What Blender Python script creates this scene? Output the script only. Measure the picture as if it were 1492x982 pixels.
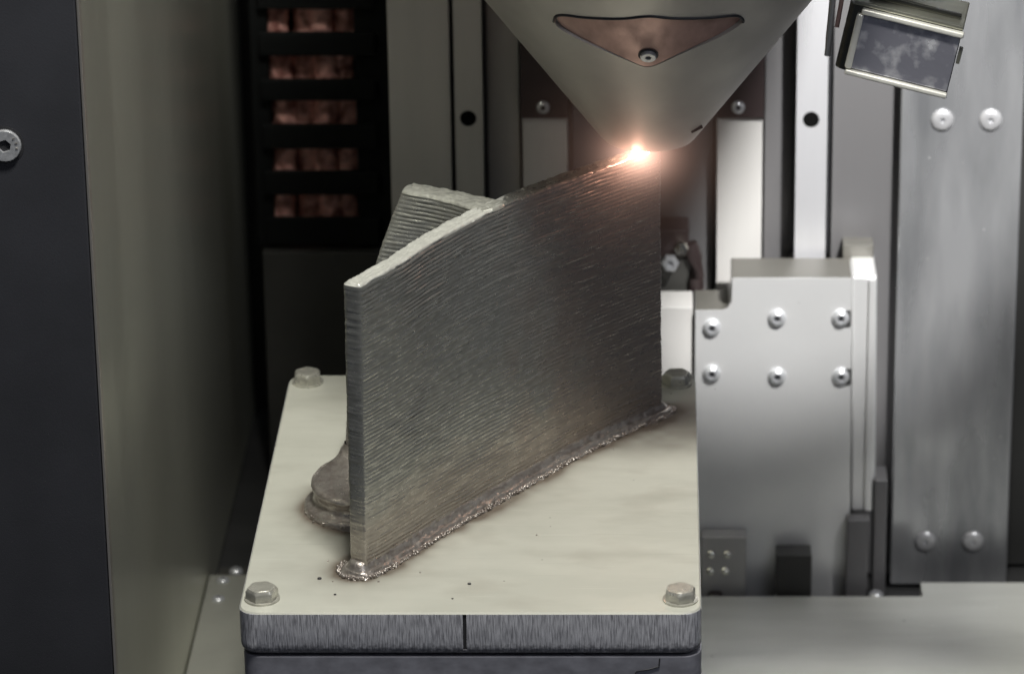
import bpy, bmesh, math, random
import numpy as np
from mathutils import Vector, Matrix, Euler

R = math.radians
rng = np.random.default_rng(7)
random.seed(7)
scene = bpy.context.scene
for o in list(bpy.data.objects):
    bpy.data.objects.remove(o)
col = scene.collection

# ------------------------------------------------------------------ camera
cam_d = bpy.data.cameras.new('camera')
cam = bpy.data.objects.new('camera', cam_d)
col.objects.link(cam)
cam.location = (0.0601, -1.1599, 0.5648)
cam.rotation_euler = (R(90 - 22), 0, 0)
cam_d.sensor_width = 36
cam_d.lens = 5800 / 1492 * 36
cam_d.shift_x = -(955 - 746) / 1492
cam_d.clip_start = 0.01
cam_d.clip_end = 50
cam_d.dof.use_dof = True
cam_d.dof.focus_distance = 1.315
cam_d.dof.aperture_fstop = 19
scene.camera = cam

# ------------------------------------------------------------------ world and lamps
world = bpy.data.worlds.new('World')
scene.world = world
world.use_nodes = True
bg = world.node_tree.nodes['Background']
bg.inputs[0].default_value = (0.80, 0.86, 1.0, 1)
bg.inputs[1].default_value = 0.068

def aim(o, target):
    d = Vector(target) - o.location
    o.rotation_euler = d.to_track_quat('-Z', 'Y').to_euler()

def area(name, loc, target, sx, sy, power, color):
    l = bpy.data.lights.new(name, 'AREA')
    l.shape = 'RECTANGLE'; l.size = sx; l.size_y = sy
    l.energy = power; l.color = color
    o = bpy.data.objects.new(name, l); col.objects.link(o)
    o.location = loc; aim(o, target)
    return o

area('chamber_lamp', (0.06, -0.20, 0.85), (0.0, 0.08, 0.0), 0.14, 0.10, 10.2, (1.0, 0.985, 0.92))
area('front_fill', (0.50, -0.60, 0.62), (0.05, 0.1, 0.0), 0.3, 0.15, 1.2, (0.88, 0.91, 1.0))  # fill lamp added to brighten front faces and layer glints
def spot(name, loc, target, power, size, blend, rad, color):
    l = bpy.data.lights.new(name, 'SPOT'); l.energy = power; l.color = color
    l.spot_size = R(size); l.spot_blend = blend; l.shadow_soft_size = rad
    o = bpy.data.objects.new(name, l); col.objects.link(o); o.location = loc; aim(o, target)
    return o
spot('added_rear_spot', (0.24, -0.02, 0.42), (0.130, 0.31, 0.100), 38.0, 24.8, 0.14, 0.015, (1.0, 0.99, 0.97))  # spot added for the rear right; cone edge stands in for bracket's shade

spot('panel_fill_spot', (0.33, 0.02, 0.30), (0.203, 0.318, -0.105), 6.0, 19, 0.5, 0.02, (1.0, 0.99, 0.97))  # spot added to brighten the lower stainless panel

vs = scene.view_settings
scene.display_settings.display_device = 'sRGB'
vs.view_transform = 'Standard'; vs.look = 'None'
vs.exposure = 0.0; vs.gamma = 1.0; vs.use_curve_mapping = False
scene.render.engine = 'CYCLES'

# ------------------------------------------------------------------ helpers
def setp(o, label=None, cat=None, group=None, kind=None):
    if label: o['label'] = label
    if cat: o['category'] = cat
    if group: o['group'] = group
    if kind: o['kind'] = kind
    return o

def thing(name, loc, label, cat, group=None):
    o = bpy.data.objects.new(name, None); col.objects.link(o)
    o.empty_display_size = 0.01
    o.location = loc
    return setp(o, label, cat, group)

def origin_of(parent):
    v = Vector((0, 0, 0))
    while parent:
        v += parent.location; parent = parent.parent
    return v

def link(name, me, mat, parent=None, smooth=None):
    o = bpy.data.objects.new(name, me); col.objects.link(o)
    if parent:
        me.transform(Matrix.Translation(-origin_of(parent)))
        o.parent = parent
    if mat is not None:
        for m in (mat if isinstance(mat, (list, tuple)) else [mat]):
            me.materials.append(m)
    if smooth is not None:
        for p in me.polygons: p.use_smooth = True
        me.set_sharp_from_angle(angle=R(smooth))
        if smooth == 40:
            wn = o.modifiers.new('weighted', 'WEIGHTED_NORMAL'); wn.keep_sharp = True; wn.weight = 90
    return o

def from_bm(name, bm, mat, parent=None, smooth=None):
    me = bpy.data.meshes.new(name)
    bmesh.ops.recalc_face_normals(bm, faces=bm.faces)
    bm.to_mesh(me); bm.free()
    return link(name, me, mat, parent, smooth)

def from_np(name, V, F, mat, parent=None, smooth=None):
    me = bpy.data.meshes.new(name)
    me.from_pydata([tuple(v) for v in V], [], [tuple(f) for f in F])
    me.update()
    return link(name, me, mat, parent, smooth)

def bevel(bm, w, seg=2, edges=None):
    if w > 0:
        bmesh.ops.bevel(bm, geom=list(edges or bm.edges), offset=w, segments=seg, profile=0.5, affect='EDGES', clamp_overlap=True)

def bm_box(x0, x1, y0, y1, z0, z1, bv=0.0, seg=2, bm=None):
    b = bmesh.new()
    r = bmesh.ops.create_cube(b, size=1.0)
    for v in b.verts:
        v.co = Vector(((x0 + x1) / 2 + v.co.x * (x1 - x0), (y0 + y1) / 2 + v.co.y * (y1 - y0), (z0 + z1) / 2 + v.co.z * (z1 - z0)))
    bevel(b, bv, seg)
    if bm is None: return b
    me = bpy.data.meshes.new('tmp'); b.to_mesh(me); b.free(); bm.from_mesh(me); bpy.data.meshes.remove(me)
    return bm

def box(name, x0, x1, y0, y1, z0, z1, mat, parent=None, bv=0.0005, seg=2):
    return from_bm(name, bm_box(x0, x1, y0, y1, z0, z1, bv, seg), mat, parent, 40)

def bm_prism(poly, axis, a, b, bv=0.0, seg=2):
    """poly: 2D points; axis 'y' -> points are (x,z), extruded a..b in y; axis 'z' -> (x,y)."""
    bm = bmesh.new()
    mk = (lambda p, t: (p[0], t, p[1])) if axis == 'y' else (lambda p, t: (p[0], p[1], t))
    A = [bm.verts.new(mk(p, a)) for p in poly]; B = [bm.verts.new(mk(p, b)) for p in poly]
    n = len(poly)
    bm.faces.new(A); bm.faces.new(B[::-1])
    for i in range(n):
        bm.faces.new((A[i], B[i], B[(i + 1) % n], A[(i + 1) % n]))
    bmesh.ops.recalc_face_normals(bm, faces=bm.faces)
    bevel(bm, bv, seg)
    return bm

def rounded(poly_pts, radii, n=8):
    out = []
    N = len(poly_pts)
    for i in range(N):
        p = Vector(poly_pts[i]); a = Vector(poly_pts[i - 1]); c = Vector(poly_pts[(i + 1) % N]); r = radii[i] if isinstance(radii, (list, tuple)) else radii
        if r <= 0: out.append(tuple(p)); continue
        u = (a - p).normalized(); w = (c - p).normalized()
        ang = u.angle(w); t = r / math.tan(ang / 2)
        p0 = p + u * t; p1 = p + w * t
        cen = p + (u + w).normalized() * (r / math.sin(ang / 2))
        a0 = math.atan2(*(p0 - cen).yx); a1 = math.atan2(*(p1 - cen).yx)
        d = (a1 - a0 + math.pi) % (2 * math.pi) - math.pi
        for k in range(n + 1):
            th = a0 + d * k / n
            out.append((cen.x + r * math.cos(th), cen.y + r * math.sin(th)))
    return out

def bm_lathe(profile, seg=32, M=None, cap=True):
    """profile [(r,h)...] revolved about +Z."""
    bm = bmesh.new(); rings = []
    for r, h in profile:
        if r < 1e-7:
            rings.append([bm.verts.new((0, 0, h))])
        else:
            rings.append([bm.verts.new((r * math.cos(2 * math.pi * i / seg), r * math.sin(2 * math.pi * i / seg), h)) for i in range(seg)])
    for A, B in zip(rings, rings[1:]):
        for i in range(seg):
            j = (i + 1) % seg
            if len(A) == 1 and len(B) == 1: continue
            if len(A) == 1: bm.faces.new((A[0], B[i], B[j]))
            elif len(B) == 1: bm.faces.new((A[i], A[j], B[0]))
            else: bm.faces.new((A[i], A[j], B[j], B[i]))
    if cap:
        for A in (rings[0], rings[-1]):
            if len(A) > 1: bm.faces.new(A)
    if M is not None: bm.transform(M)
    return bm

def dir_matrix(loc, axis):
    return Matrix.Translation(loc) @ Vector(axis).to_track_quat('Z', 'Y').to_matrix().to_4x4()

def screw(parent, loc, axis, r, h, mat, dark, kind='button', name='screw', spin=0.0, label=None, hexf=0.42):
    """a screw head with a real hexagon socket; axis points out of the surface"""
    Mx = dir_matrix(loc, axis) @ Matrix.Rotation(spin, 4, 'Z')
    hexr = r * hexf
    hx = [(hexr * math.cos(math.pi / 3 * k), hexr * math.sin(math.pi / 3 * k)) for k in range(6)]
    bm = bmesh.new(); seg = 24
    if kind == 'button':
        prof = [(r, 0), (r, h * .25), (r * .93, h * .55), (r * .78, h * .82), (r * .6, h)]
    elif kind == 'flat':
        prof = [(r, 0), (r, h * .6), (r * .95, h), (r * .6, h)]
    else:
        prof = [(r, 0), (r, h * .85), (r * .9, h), (r * .62, h)]
    rings = [[bm.verts.new((q * math.cos(2 * math.pi * i / seg), q * math.sin(2 * math.pi * i / seg), hh)) for i in range(seg)] for q, hh in prof]
    # ring on the hexagon outline with the same vertex count (4 per side)
    def hexring(z, s=1.0):
        out = []
        for i in range(seg):
            k, f = divmod(i, 4); f /= 4
            a = hx[k]; b = hx[(k + 1) % 6]
            out.append(bm.verts.new((s * (a[0] * (1 - f) + b[0] * f), s * (a[1] * (1 - f) + b[1] * f), z)))
        return out
    rings.append(hexring(prof[-1][1] - h * .02)); rings.append(hexring(prof[-1][1] - h * .7, .96))
    for A, B in zip(rings, rings[1:]):
        for i in range(seg):
            j = (i + 1) % seg
            bm.faces.new((A[i], A[j], B[j], B[i]))
    f = bm.faces.new(rings[-1]); f.material_index = 1
    bm.transform(Mx)
    me_o = from_bm(name, bm, [mat, dark], parent, 35)
    if label: me_o['label'] = label
    return me_o

def boolean(obj, cutter):
    m = obj.modifiers.new('cut', 'BOOLEAN'); m.object = cutter; m.operation = 'DIFFERENCE'; m.solver = 'EXACT'
    dg = bpy.context.evaluated_depsgraph_get()
    me = bpy.data.meshes.new_from_object(obj.evaluated_get(dg))
    obj.modifiers.clear(); old = obj.data; obj.data = me
    bpy.data.objects.remove(cutter)
    return obj

def tube(name, pts, r, mat, parent=None, seg=10):
    bm = bmesh.new(); rings = []
    P = [Vector(p) for p in pts]
    for i, p in enumerate(P):
        t = (P[min(i + 1, len(P) - 1)] - P[max(i - 1, 0)]).normalized()
        q = t.to_track_quat('Z', 'X').to_matrix()
        rr = r[i] if isinstance(r, (list, tuple)) else r
        rings.append([bm.verts.new(p + q @ Vector((rr * math.cos(2 * math.pi * k / seg), rr * math.sin(2 * math.pi * k / seg), 0))) for k in range(seg)])
    for A, B in zip(rings, rings[1:]):
        for k in range(seg):
            bm.faces.new((A[k], A[(k + 1) % seg], B[(k + 1) % seg], B[k]))
    bm.faces.new(rings[0]); bm.faces.new(rings[-1])
    return from_bm(name, bm, mat, parent, 50)

# smooth value noise in numpy ------------------------------------------------
def vnoise1(x, seed=0):
    g = np.random.default_rng(seed).uniform(-1, 1, 4096)
    i = np.floor(x).astype(int); f = x - i; f = f * f * (3 - 2 * f)
    return g[i % 4096] * (1 - f) + g[(i + 1) % 4096] * f

def vnoise2(x, y, seed=0):
    g = np.random.default_rng(seed).uniform(-1, 1, (512, 512))
    i = np.floor(x).astype(int); j = np.floor(y).astype(int)
    f = x - i; h = y - j; f = f * f * (3 - 2 * f); h = h * h * (3 - 2 * h)
    a = g[i % 512, j % 512]; b = g[(i + 1) % 512, j % 512]; c = g[i % 512, (j + 1) % 512]; d = g[(i + 1) % 512, (j + 1) % 512]
    return (a * (1 - f) + b * f) * (1 - h) + (c * (1 - f) + d * f) * h

# ------------------------------------------------------------------ materials
def material(name, base, rough=0.5, metal=0.0, var=0.0, vscale=(1, 1, 1), vfreq=60.0, base2=None, rvar=0.0,
             bump=0.0, bscale=(1, 1, 1), bfreq=400.0, bdist=0.0003, aniso=0.0, spec=0.5, detail=4.0, ramp=(0.35, 0.65)):
    m = bpy.data.materials.new(name); m.use_nodes = True
    nt = m.node_tree; N = nt.nodes; L = nt.links
    p = N['Principled BSDF']
    p.inputs['Base Color'].default_value = (*base, 1)
    p.inputs['Roughness'].default_value = rough
    p.inputs['Metallic'].default_value = metal
    p.inputs['Specular IOR Level'].default_value = spec
    if aniso: p.inputs['Anisotropic'].default_value = aniso
    tc = N.new('ShaderNodeTexCoord')
    def noise(scale, freq, det):
        mp = N.new('ShaderNodeMapping'); mp.inputs['Scale'].default_value = scale
        L.new(tc.outputs['Object'], mp.inputs['Vector'])
        n = N.new('ShaderNodeTexNoise'); n.inputs['Scale'].default_value = freq; n.inputs['Detail'].default_value = det
        L.new(mp.outputs[0], n.inputs['Vector'])
        return n.outputs['Fac']
    if var or rvar or base2:
        nf = noise(vscale, vfreq, detail)
        r = N.new('ShaderNodeMapRange'); r.inputs[1].default_value = ramp[0]; r.inputs[2].default_value = ramp[1]
        L.new(nf, r.inputs[0])
        b2 = base2 or tuple(c * (1 - var) for c in base)
        mx = N.new('ShaderNodeMix'); mx.data_type = 'RGBA'
        mx.inputs[6].default_value = (*base, 1); mx.inputs[7].default_value = (*b2, 1)
        L.new(r.outputs[0], mx.inputs[0]); L.new(mx.outputs[2], p.inputs['Base Color'])
        m['mix'] = mx.name
        if rvar:
            r2 = N.new('ShaderNodeMapRange'); r2.inputs[1].default_value = ramp[0]; r2.inputs[2].default_value = ramp[1]
            r2.inputs[3].default_value = max(0.02, rough - rvar); r2.inputs[4].default_value = min(1, rough + rvar)
            L.new(nf, r2.inputs[0]); L.new(r2.outputs[0], p.inputs['Roughness'])
    if bump:
        bf = noise(bscale, bfreq, 3.0)
        b = N.new('ShaderNodeBump'); b.inputs['Strength'].default_value = bump; b.inputs['Distance'].default_value = bdist
        L.new(bf, b.inputs['Height']); L.new(b.outputs[0], p.inputs['Normal'])
    return m

M_black = material('black_coated_panel', (0.030, 0.031, 0.037), 0.55, 0, var=.2, vfreq=30, bump=.12, bfreq=1500, spec=.4)
M_sidewall = material('brushed_stainless_wall', (0.62, 0.62, 0.53), 0.32, 0.75, var=.07, vscale=(1, .6, .04), vfreq=22, rvar=.04, bump=.05, bscale=(1, 1, .01), bfreq=900)
M_edge = material('bright_sheet_edge', (0.62, 0.58, 0.52), 0.35, 0.9)
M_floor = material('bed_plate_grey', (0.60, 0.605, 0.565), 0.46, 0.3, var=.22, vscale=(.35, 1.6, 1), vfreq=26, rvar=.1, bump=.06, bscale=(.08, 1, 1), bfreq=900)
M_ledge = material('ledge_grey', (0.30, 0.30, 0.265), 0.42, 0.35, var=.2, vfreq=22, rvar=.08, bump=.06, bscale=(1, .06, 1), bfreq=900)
M_dark = material('dark_recess', (0.018, 0.018, 0.017), 0.6, 0, var=.3, vfreq=20)
M_darkpanel = material('dark_panel', (0.045, 0.044, 0.04), 0.5, 0, var=.3, vfreq=25)
M_slot = material('slot_dark_steel', (0.05, 0.05, 0.05), 0.5, 0.3, var=.3, vscale=(.2, 1, 1), vfreq=60)
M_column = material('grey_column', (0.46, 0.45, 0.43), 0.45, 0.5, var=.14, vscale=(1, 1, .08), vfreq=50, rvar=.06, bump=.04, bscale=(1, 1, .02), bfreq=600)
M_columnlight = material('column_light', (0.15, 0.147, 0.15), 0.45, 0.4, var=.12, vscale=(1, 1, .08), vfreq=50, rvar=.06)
M_rail = material('ground_rail_steel', (0.62, 0.62, 0.64), 0.32, 0.55, var=.1, vscale=(1, 1, .1), vfreq=60, rvar=.07, bump=.04, bscale=(1, 1, .02), bfreq=900)
M_railblack = material('rail_side_shade', (0.02, 0.02, 0.022), 0.45, 0.2)
M_hole = material('hole_black', (0.001, 0.001, 0.001), 0.8, 0, spec=.1)
M_block = material('black_end_block', (0.030, 0.019, 0.019), 0.5, 0, var=.3, vfreq=60)
M_strip = material('pale_cover_strip', (0.47, 0.46, 0.445), 0.55, 0.1, var=.06, vscale=(1, 1, .2), vfreq=30)
M_screw = material('screw_steel', (0.58, 0.59, 0.61), 0.30, 0.6, var=.25, vfreq=900, bump=.15, bfreq=2500, bdist=.0002)
M_palescrew = material('pale_screw', (0.42, 0.42, 0.43), 0.35, 0.5, var=.12, vfreq=300)
M_socket = material('socket_dark', (0.03, 0.03, 0.033), 0.5, 0.3)
M_stainless = material('smear_sheen_stainless', (0.50, 0.505, 0.515), 0.26, 0.7, base2=(0.22, 0.225, 0.235), vscale=(1.5, 1, .3), vfreq=30, rvar=.11, bump=.05, bscale=(1, 1, .03), bfreq=700, detail=6)  # pale vertical mottling: smears plus reflections put into the colour
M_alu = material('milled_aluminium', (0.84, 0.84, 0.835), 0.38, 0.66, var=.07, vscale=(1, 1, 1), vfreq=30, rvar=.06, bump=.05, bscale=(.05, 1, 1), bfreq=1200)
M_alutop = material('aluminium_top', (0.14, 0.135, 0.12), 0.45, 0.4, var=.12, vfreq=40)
M_cone = material('satin_nozzle_steel', (0.56, 0.53, 0.49), 0.46, 0.55, var=.10, vfreq=45, rvar=.05, bump=.06, bfreq=2200, bdist=.0002)
M_copper = material('brushed_copper', (0.52, 0.335, 0.295), 0.40, 0.5, var=.35, vscale=(1, 1, .15), vfreq=120, rvar=.12, bump=.10, bscale=(1, 1, .05), bfreq=900)
M_hose = material('copper_braid', (0.90, 0.50, 0.43), 0.4, 0.3, base2=(0.30, 0.12, 0.10), vscale=(1, 1, 1), vfreq=190, ramp=(.40, .62), bump=.5, bfreq=500, bdist=.001)
M_chain = material('chain_plastic', (0.004, 0.0045, 0.0045), 0.7, 0, spec=.15)
M_foil = material('smear_glint_steel', (0.36, 0.36, 0.42), 0.20, 0.7, base2=(0.92, 0.92, 0.96), vfreq=150, rvar=.12, detail=9, ramp=(.50, .72), bump=.45, bfreq=160, bdist=.0005)  # pale patches: real smears, with broken reflections painted in
M_chrome = material('polished_edge', (0.82, 0.81, 0.72), 0.16, 1.0, var=.12, vfreq=200)
M_bright = material('bright_bead', (0.86, 0.85, 0.78), 0.22, 0.45, var=.1, vfreq=200)
M_boxdark = material('box_side', (0.10, 0.10, 0.09), 0.25, 0.9, var=.25, vfreq=60)
M_boxtop = material('box_top', (0.32, 0.32, 0.27), 0.33, 0.8, var=.3, vscale=(.3, 1, 1), vfreq=140)
M_bolt = material('zinc_bolt', (0.52, 0.51, 0.45), 0.36, 0.55, var=.35, vfreq=260, rvar=.12, bump=.2, bfreq=900, bdist=.0003)

def plate_top_material():
    m = material('cream_plate_top', (0.53, 0.53, 0.465), 0.44, 0.2, base2=(0.43, 0.43, 0.375), vscale=(.5, 1, 1), vfreq=34, rvar=.07, detail=8, bump=.05, bscale=(.05, 1, 1), bfreq=1000, bdist=.0002)
    nt = m.node_tree; N = nt.nodes; L = nt.links; p = N['Principled BSDF']; mx = N[m['mix']]
    at = N.new('ShaderNodeAttribute'); at.attribute_name = 'soot_shade'
    mm = N.new('ShaderNodeMix'); mm.data_type = 'RGBA'; mm.inputs[7].default_value = (0.10, 0.075, 0.055, 1)
    L.new(mx.outputs[2], mm.inputs[6]); L.new(at.outputs['Fac'], mm.inputs[0])
    # small pits and specks
    tc = N.new('ShaderNodeTexCoord'); v = N.new('ShaderNodeTexVoronoi'); v.inputs['Scale'].default_value = 110
    L.new(tc.outputs['Object'], v.inputs['Vector'])
    r = N.new('ShaderNodeMapRange'); r.inputs[1].default_value = 0.02; r.inputs[2].default_value = 0.05; r.inputs[3].default_value = .8; r.inputs[4].default_value = 0
    L.new(v.outputs['Distance'], r.inputs[0])
    n2 = N.new('ShaderNodeTexNoise'); n2.inputs['Scale'].default_value = 45; L.new(tc.outputs['Object'], n2.inputs['Vector'])
    r3 = N.new('ShaderNodeMapRange'); r3.inputs[1].default_value = .55; r3.inputs[2].default_value = .62; L.new(n2.outputs['Fac'], r3.inputs[0])
    mu = N.new('ShaderNodeMath'); mu.operation = 'MULTIPLY'; L.new(r.outputs[0], mu.inputs[0]); L.new(r3.outputs[0], mu.inputs[1])
    m3 = N.new('ShaderNodeMix'); m3.data_type = 'RGBA'; m3.inputs[7].default_value = (0.07, 0.06, 0.05, 1)
    L.new(mm.outputs[2], m3.inputs[6]); L.new(mu.outputs[0], m3.inputs[0])
    prev = m3.outputs[2]
    # long fine scratches at several angles, and smudges
    for ang, sc, amt, lo, hi, colr in ((0.25, (3, 260, 1), .22, .66, .74, (.22, .215, .19)), (-0.6, (4, 300, 1), .18, .68, .75, (.78, .78, .70)), (1.15, (3, 220, 1), .15, .68, .76, (.25, .24, .21)), (0.1, (14, 30, 1), .30, .54, .72, (.30, .285, .24))):
        mp_ = N.new('ShaderNodeMapping'); mp_.inputs['Rotation'].default_value = (0, 0, ang); mp_.inputs['Scale'].default_value = sc
        L.new(tc.outputs['Object'], mp_.inputs['Vector'])
        nn_ = N.new('ShaderNodeTexNoise'); nn_.inputs['Scale'].default_value = 5.0 if sc[1] > 100 else 1.6; nn_.inputs['Detail'].default_value = 3 if sc[1] > 100 else 8
        L.new(mp_.outputs[0], nn_.inputs['Vector'])
        rr_ = N.new('ShaderNodeMapRange'); rr_.inputs[1].default_value = lo; rr_.inputs[2].default_value = hi; rr_.inputs[4].default_value = amt * 1.5
        L.new(nn_.outputs['Fac'], rr_.inputs[0])
        x_ = N.new('ShaderNodeMix'); x_.data_type = 'RGBA'; x_.inputs[7].default_value = (*colr, 1)
        L.new(prev, x_.inputs[6]); L.new(rr_.outputs[0], x_.inputs[0]); prev = x_.outputs[2]
    L.new(prev, p.inputs['Base Color'])
    return m
M_platetop = plate_top_material()
M_plateside = material('scored_plate_side', (0.66, 0.66, 0.70), 0.36, 0.30, base2=(0.25, 0.25, 0.275), vscale=(1, .3, .08), vfreq=2300, ramp=(.40, .64), rvar=.1, bump=.5, bscale=(1, 1, .08), bfreq=1600, bdist=.0006, detail=5)
def side_band(m):   # rough unground band along the lower edge of the plate
    nt = m.node_tree; N = nt.nodes; L = nt.links; p = N['Principled BSDF']; mx = N[m['mix']]
    tc = N.new('ShaderNodeTexCoord'); sx = N.new('ShaderNodeSeparateXYZ'); L.new(tc.outputs['Object'], sx.inputs[0])
    n = N.new('ShaderNodeTexNoise'); n.inputs['Scale'].default_value = 700; L.new(tc.outputs['Object'], n.inputs['Vector'])
    a = N.new('ShaderNodeMath'); a.operation = 'MULTIPLY_ADD'; a.inputs[1].default_value = 0.006; L.new(n.outputs['Fac'], a.inputs[0]); L.new(sx.outputs['Z'], a.inputs[2])
    r = N.new('ShaderNodeMapRange'); r.inputs[1].default_value = 0.0052; r.inputs[2].default_value = 0.0078; r.inputs[3].default_value = .88; r.inputs[4].default_value = 0
    L.new(a.outputs[0], r.inputs[0])
    x = N.new('ShaderNodeMix'); x.data_type = 'RGBA'; x.inputs[7].default_value = (0.10, 0.10, 0.115, 1)
    L.new(mx.outputs[2], x.inputs[6]); L.new(r.outputs[0], x.inputs[0]); L.new(x.outputs[2], p.inputs['Base Color'])
side_band(M_plateside)
M_blocksteel = material('block_steel', (0.34, 0.34, 0.385), 0.38, 0.5, base2=(0.22, 0.22, 0.25), vscale=(1, 1, 1.6), vfreq=130, rvar=.1, bump=.15, bscale=(1, 1, .5), bfreq=500, bdist=.0004, detail=7)

def print_material(name, base, b2, rough, bmp=.05, bfq=1300):
    m = material(name, base, rough, 0.78, base2=b2, vscale=(1, 1, 3), vfreq=260, rvar=.08, detail=4, bump=bmp, bfreq=bfq, bdist=.0004)
    return m
def specks(m, scale, colour, size, lo=.5):
    nt = m.node_tree; N = nt.nodes; L = nt.links; p = N['Principled BSDF']
    src = p.inputs['Base Color'].links[0].from_socket
    tc = N.new('ShaderNodeTexCoord'); v = N.new('ShaderNodeTexVoronoi'); v.inputs['Scale'].default_value = scale; L.new(tc.outputs['Object'], v.inputs['Vector'])
    r = N.new('ShaderNodeMapRange'); r.inputs[1].default_value = size * .6; r.inputs[2].default_value = size; r.inputs[3].default_value = .9; r.inputs[4].default_value = 0; L.new(v.outputs['Distance'], r.inputs[0])
    n = N.new('ShaderNodeTexNoise'); n.inputs['Scale'].default_value = scale * .3; L.new(tc.outputs['Object'], n.inputs['Vector'])
    g = N.new('ShaderNodeMapRange'); g.inputs[1].default_value = lo; g.inputs[2].default_value = lo + .08; L.new(n.outputs['Fac'], g.inputs[0])
    mu = N.new('ShaderNodeMath'); mu.operation = 'MULTIPLY'; L.new(r.outputs[0], mu.inputs[0]); L.new(g.outputs[0], mu.inputs[1])
    x = N.new('ShaderNodeMix'); x.data_type = 'RGBA'; x.inputs[7].default_value = (*colour, 1); L.new(src, x.inputs[6]); L.new(mu.outputs[0], x.inputs[0]); L.new(x.outputs[2], p.inputs['Base Color'])
specks(M_sidewall, 60, (.85, .85, .75), .035); specks(M_floor, 60, (.12, .12, .11), .05); specks(M_floor, 85, (.9, .9, .85), .03)
specks(M_stainless, 110, (.85, .85, .85), .05); specks(M_cone, 70, (.14, .12, .11), .035); specks(M_alu, 90, (.35, .35, .34), .035, .55)
M_print = print_material('deposited_steel', (0.40, 0.40, 0.37), (0.28, 0.28, 0.26), 0.31)
def heat_tint(m):   # brown oxide bloom towards the far end and along the first layers
    nt = m.node_tree; N = nt.nodes; L = nt.links; p = N['Principled BSDF']; mx = N[m['mix']]
    tc = N.new('ShaderNodeTexCoord'); sx = N.new('ShaderNodeSeparateXYZ'); L.new(tc.outputs['Object'], sx.inputs[0])
    n = N.new('ShaderNodeTexNoise'); n.inputs['Scale'].default_value = 70; n.inputs['Detail'].default_value = 5; L.new(tc.outputs['Object'], n.inputs['Vector'])
    prev = mx.outputs[2]
    for ax, k, lo, hi, amt, c in (('X', .05, .030, .062, .75, (.30, .245, .215)), ('Z', -.02, -.020, -.006, .6, (.38, .325, .28))):
        a = N.new('ShaderNodeMath'); a.operation = 'MULTIPLY_ADD'; a.inputs[1].default_value = abs(k)
        L.new(n.outputs['Fac'], a.inputs[0])
        if ax == 'Z':
            ng = N.new('ShaderNodeMath'); ng.operation = 'MULTIPLY'; ng.inputs[1].default_value = -1; L.new(sx.outputs[ax], ng.inputs[0]); L.new(ng.outputs[0], a.inputs[2])
        else: L.new(sx.outputs[ax], a.inputs[2])
        r = N.new('ShaderNodeMapRange'); r.inputs[1].default_value = lo; r.inputs[2].default_value = hi; r.inputs[4].default_value = amt
        L.new(a.outputs[0], r.inputs[0])
        x = N.new('ShaderNodeMix'); x.data_type = 'RGBA'; x.inputs[7].default_value = (*c, 1)
        L.new(prev, x.inputs[6]); L.new(r.outputs[0], x.inputs[0]); prev = x.outputs[2]
    L.new(prev, p.inputs['Base Color'])
heat_tint(M_print)
M_weld = print_material('brown_weld_metal', (0.46, 0.425, 0.39), (0.24, 0.21, 0.19), 0.35, .55, 900)
M_bead2 = material('dull_top_bead', (0.44, 0.44, 0.39), 0.40, 0.45, var=.35, vscale=(1, 3, 1), vfreq=200, rvar=.1, bump=.12, bfreq=700, bdist=.0004)
M_bead = material('fresh_lit_top_bead', (0.56, 0.56, 0.51), 0.38, 0.35, var=.18, vfreq=300, rvar=.1, bump=.10, bfreq=900, bdist=.0003)

# ------------------------------------------------------------------ setting
FZ = -0.130
def structure(o):
    o['kind'] = 'structure'; return o
floor_poly = [(-0.06, 0.196), (0.26, 0.196), (0.26, 0.2955), (0.1672, 0.2955), (0.1672, 0.2826), (-0.06, 0.2826)]
structure(from_bm('floor', bm_prism(floor_poly, 'z', FZ - 0.01, FZ, 0.0004), M_floor, None, 40))
structure(box('floor_under', -0.30, 0.30, -0.06, 0.60, FZ - 0.024, FZ - 0.014, M_slot, None, 0))
structure(box('wall_left', -0.1235, -0.1213, 0.0434, 0.55, FZ - 0.012, 0.42, M_sidewall, None, 0.0004))
structure(box('wall_back_dark', -0.30, 0.0, 0.50, 0.51, FZ - 0.012, 0.42, M_dark, None, 0))
structure(box('wall_back', -0.0195, 0.30, 0.350, 0.360, FZ - 0.012, 0.42, M_column, None, 0))
structure(box('wall_right_dark', 0.1650, 0.30, 0.338, 0.346, FZ - 0.012, 0.42, M_dark, None, 0))

# left machine door panel
door = thing('door_panel', (-0.19, 0.040, FZ), 'matte black door panel at the left edge with one screw', 'panel')
box('panel_sheet', -0.27, -0.1222, 0.0385, 0.0430, FZ - 0.05, 0.42, M_black, door, 0.0007)
box('edge_trim', -0.1219, -0.1210, 0.0388, 0.0432, FZ - 0.05, 0.42, M_edge, door, 0.0002)
# countersunk screw with its dark recess ring
rg = from_bm('screw_recess', bm_lathe([(0.0062, 0), (0.0062, 0.0002), (0.0056, 0.00025)], 32, dir_matrix((-0.1471, 0.0385, 0.1465), (0, -1, 0))), M_socket, door, 40)
s_ = screw(door, (-0.1471, 0.0383, 0.1465), (0, -1, 0), 0.0053, 0.0012, M_screw, M_socket, 'flat', spin=.3)
bm = bmesh.new()   # raised stamped ticks on the screw face
for a in (60, 84, 36, -50, -75, -100, 110):
    t = bm_box(-0.00022, 0.00022, 0.0036, 0.0044, 0.0011, 0.0014, 0, 1)
    t.transform(dir_matrix((-0.1471, 0.0383, 0.1465), (0, -1, 0)) @ Matrix.Rotation(R(a), 4, 'Z'))
    me = bpy.data.meshes.new('t'); t.to_mesh(me); t.free(); bm.from_mesh(me); bpy.data.meshes.remove(me)
from_bm('stamped_mark', bm, M_edge, s_)

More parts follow.
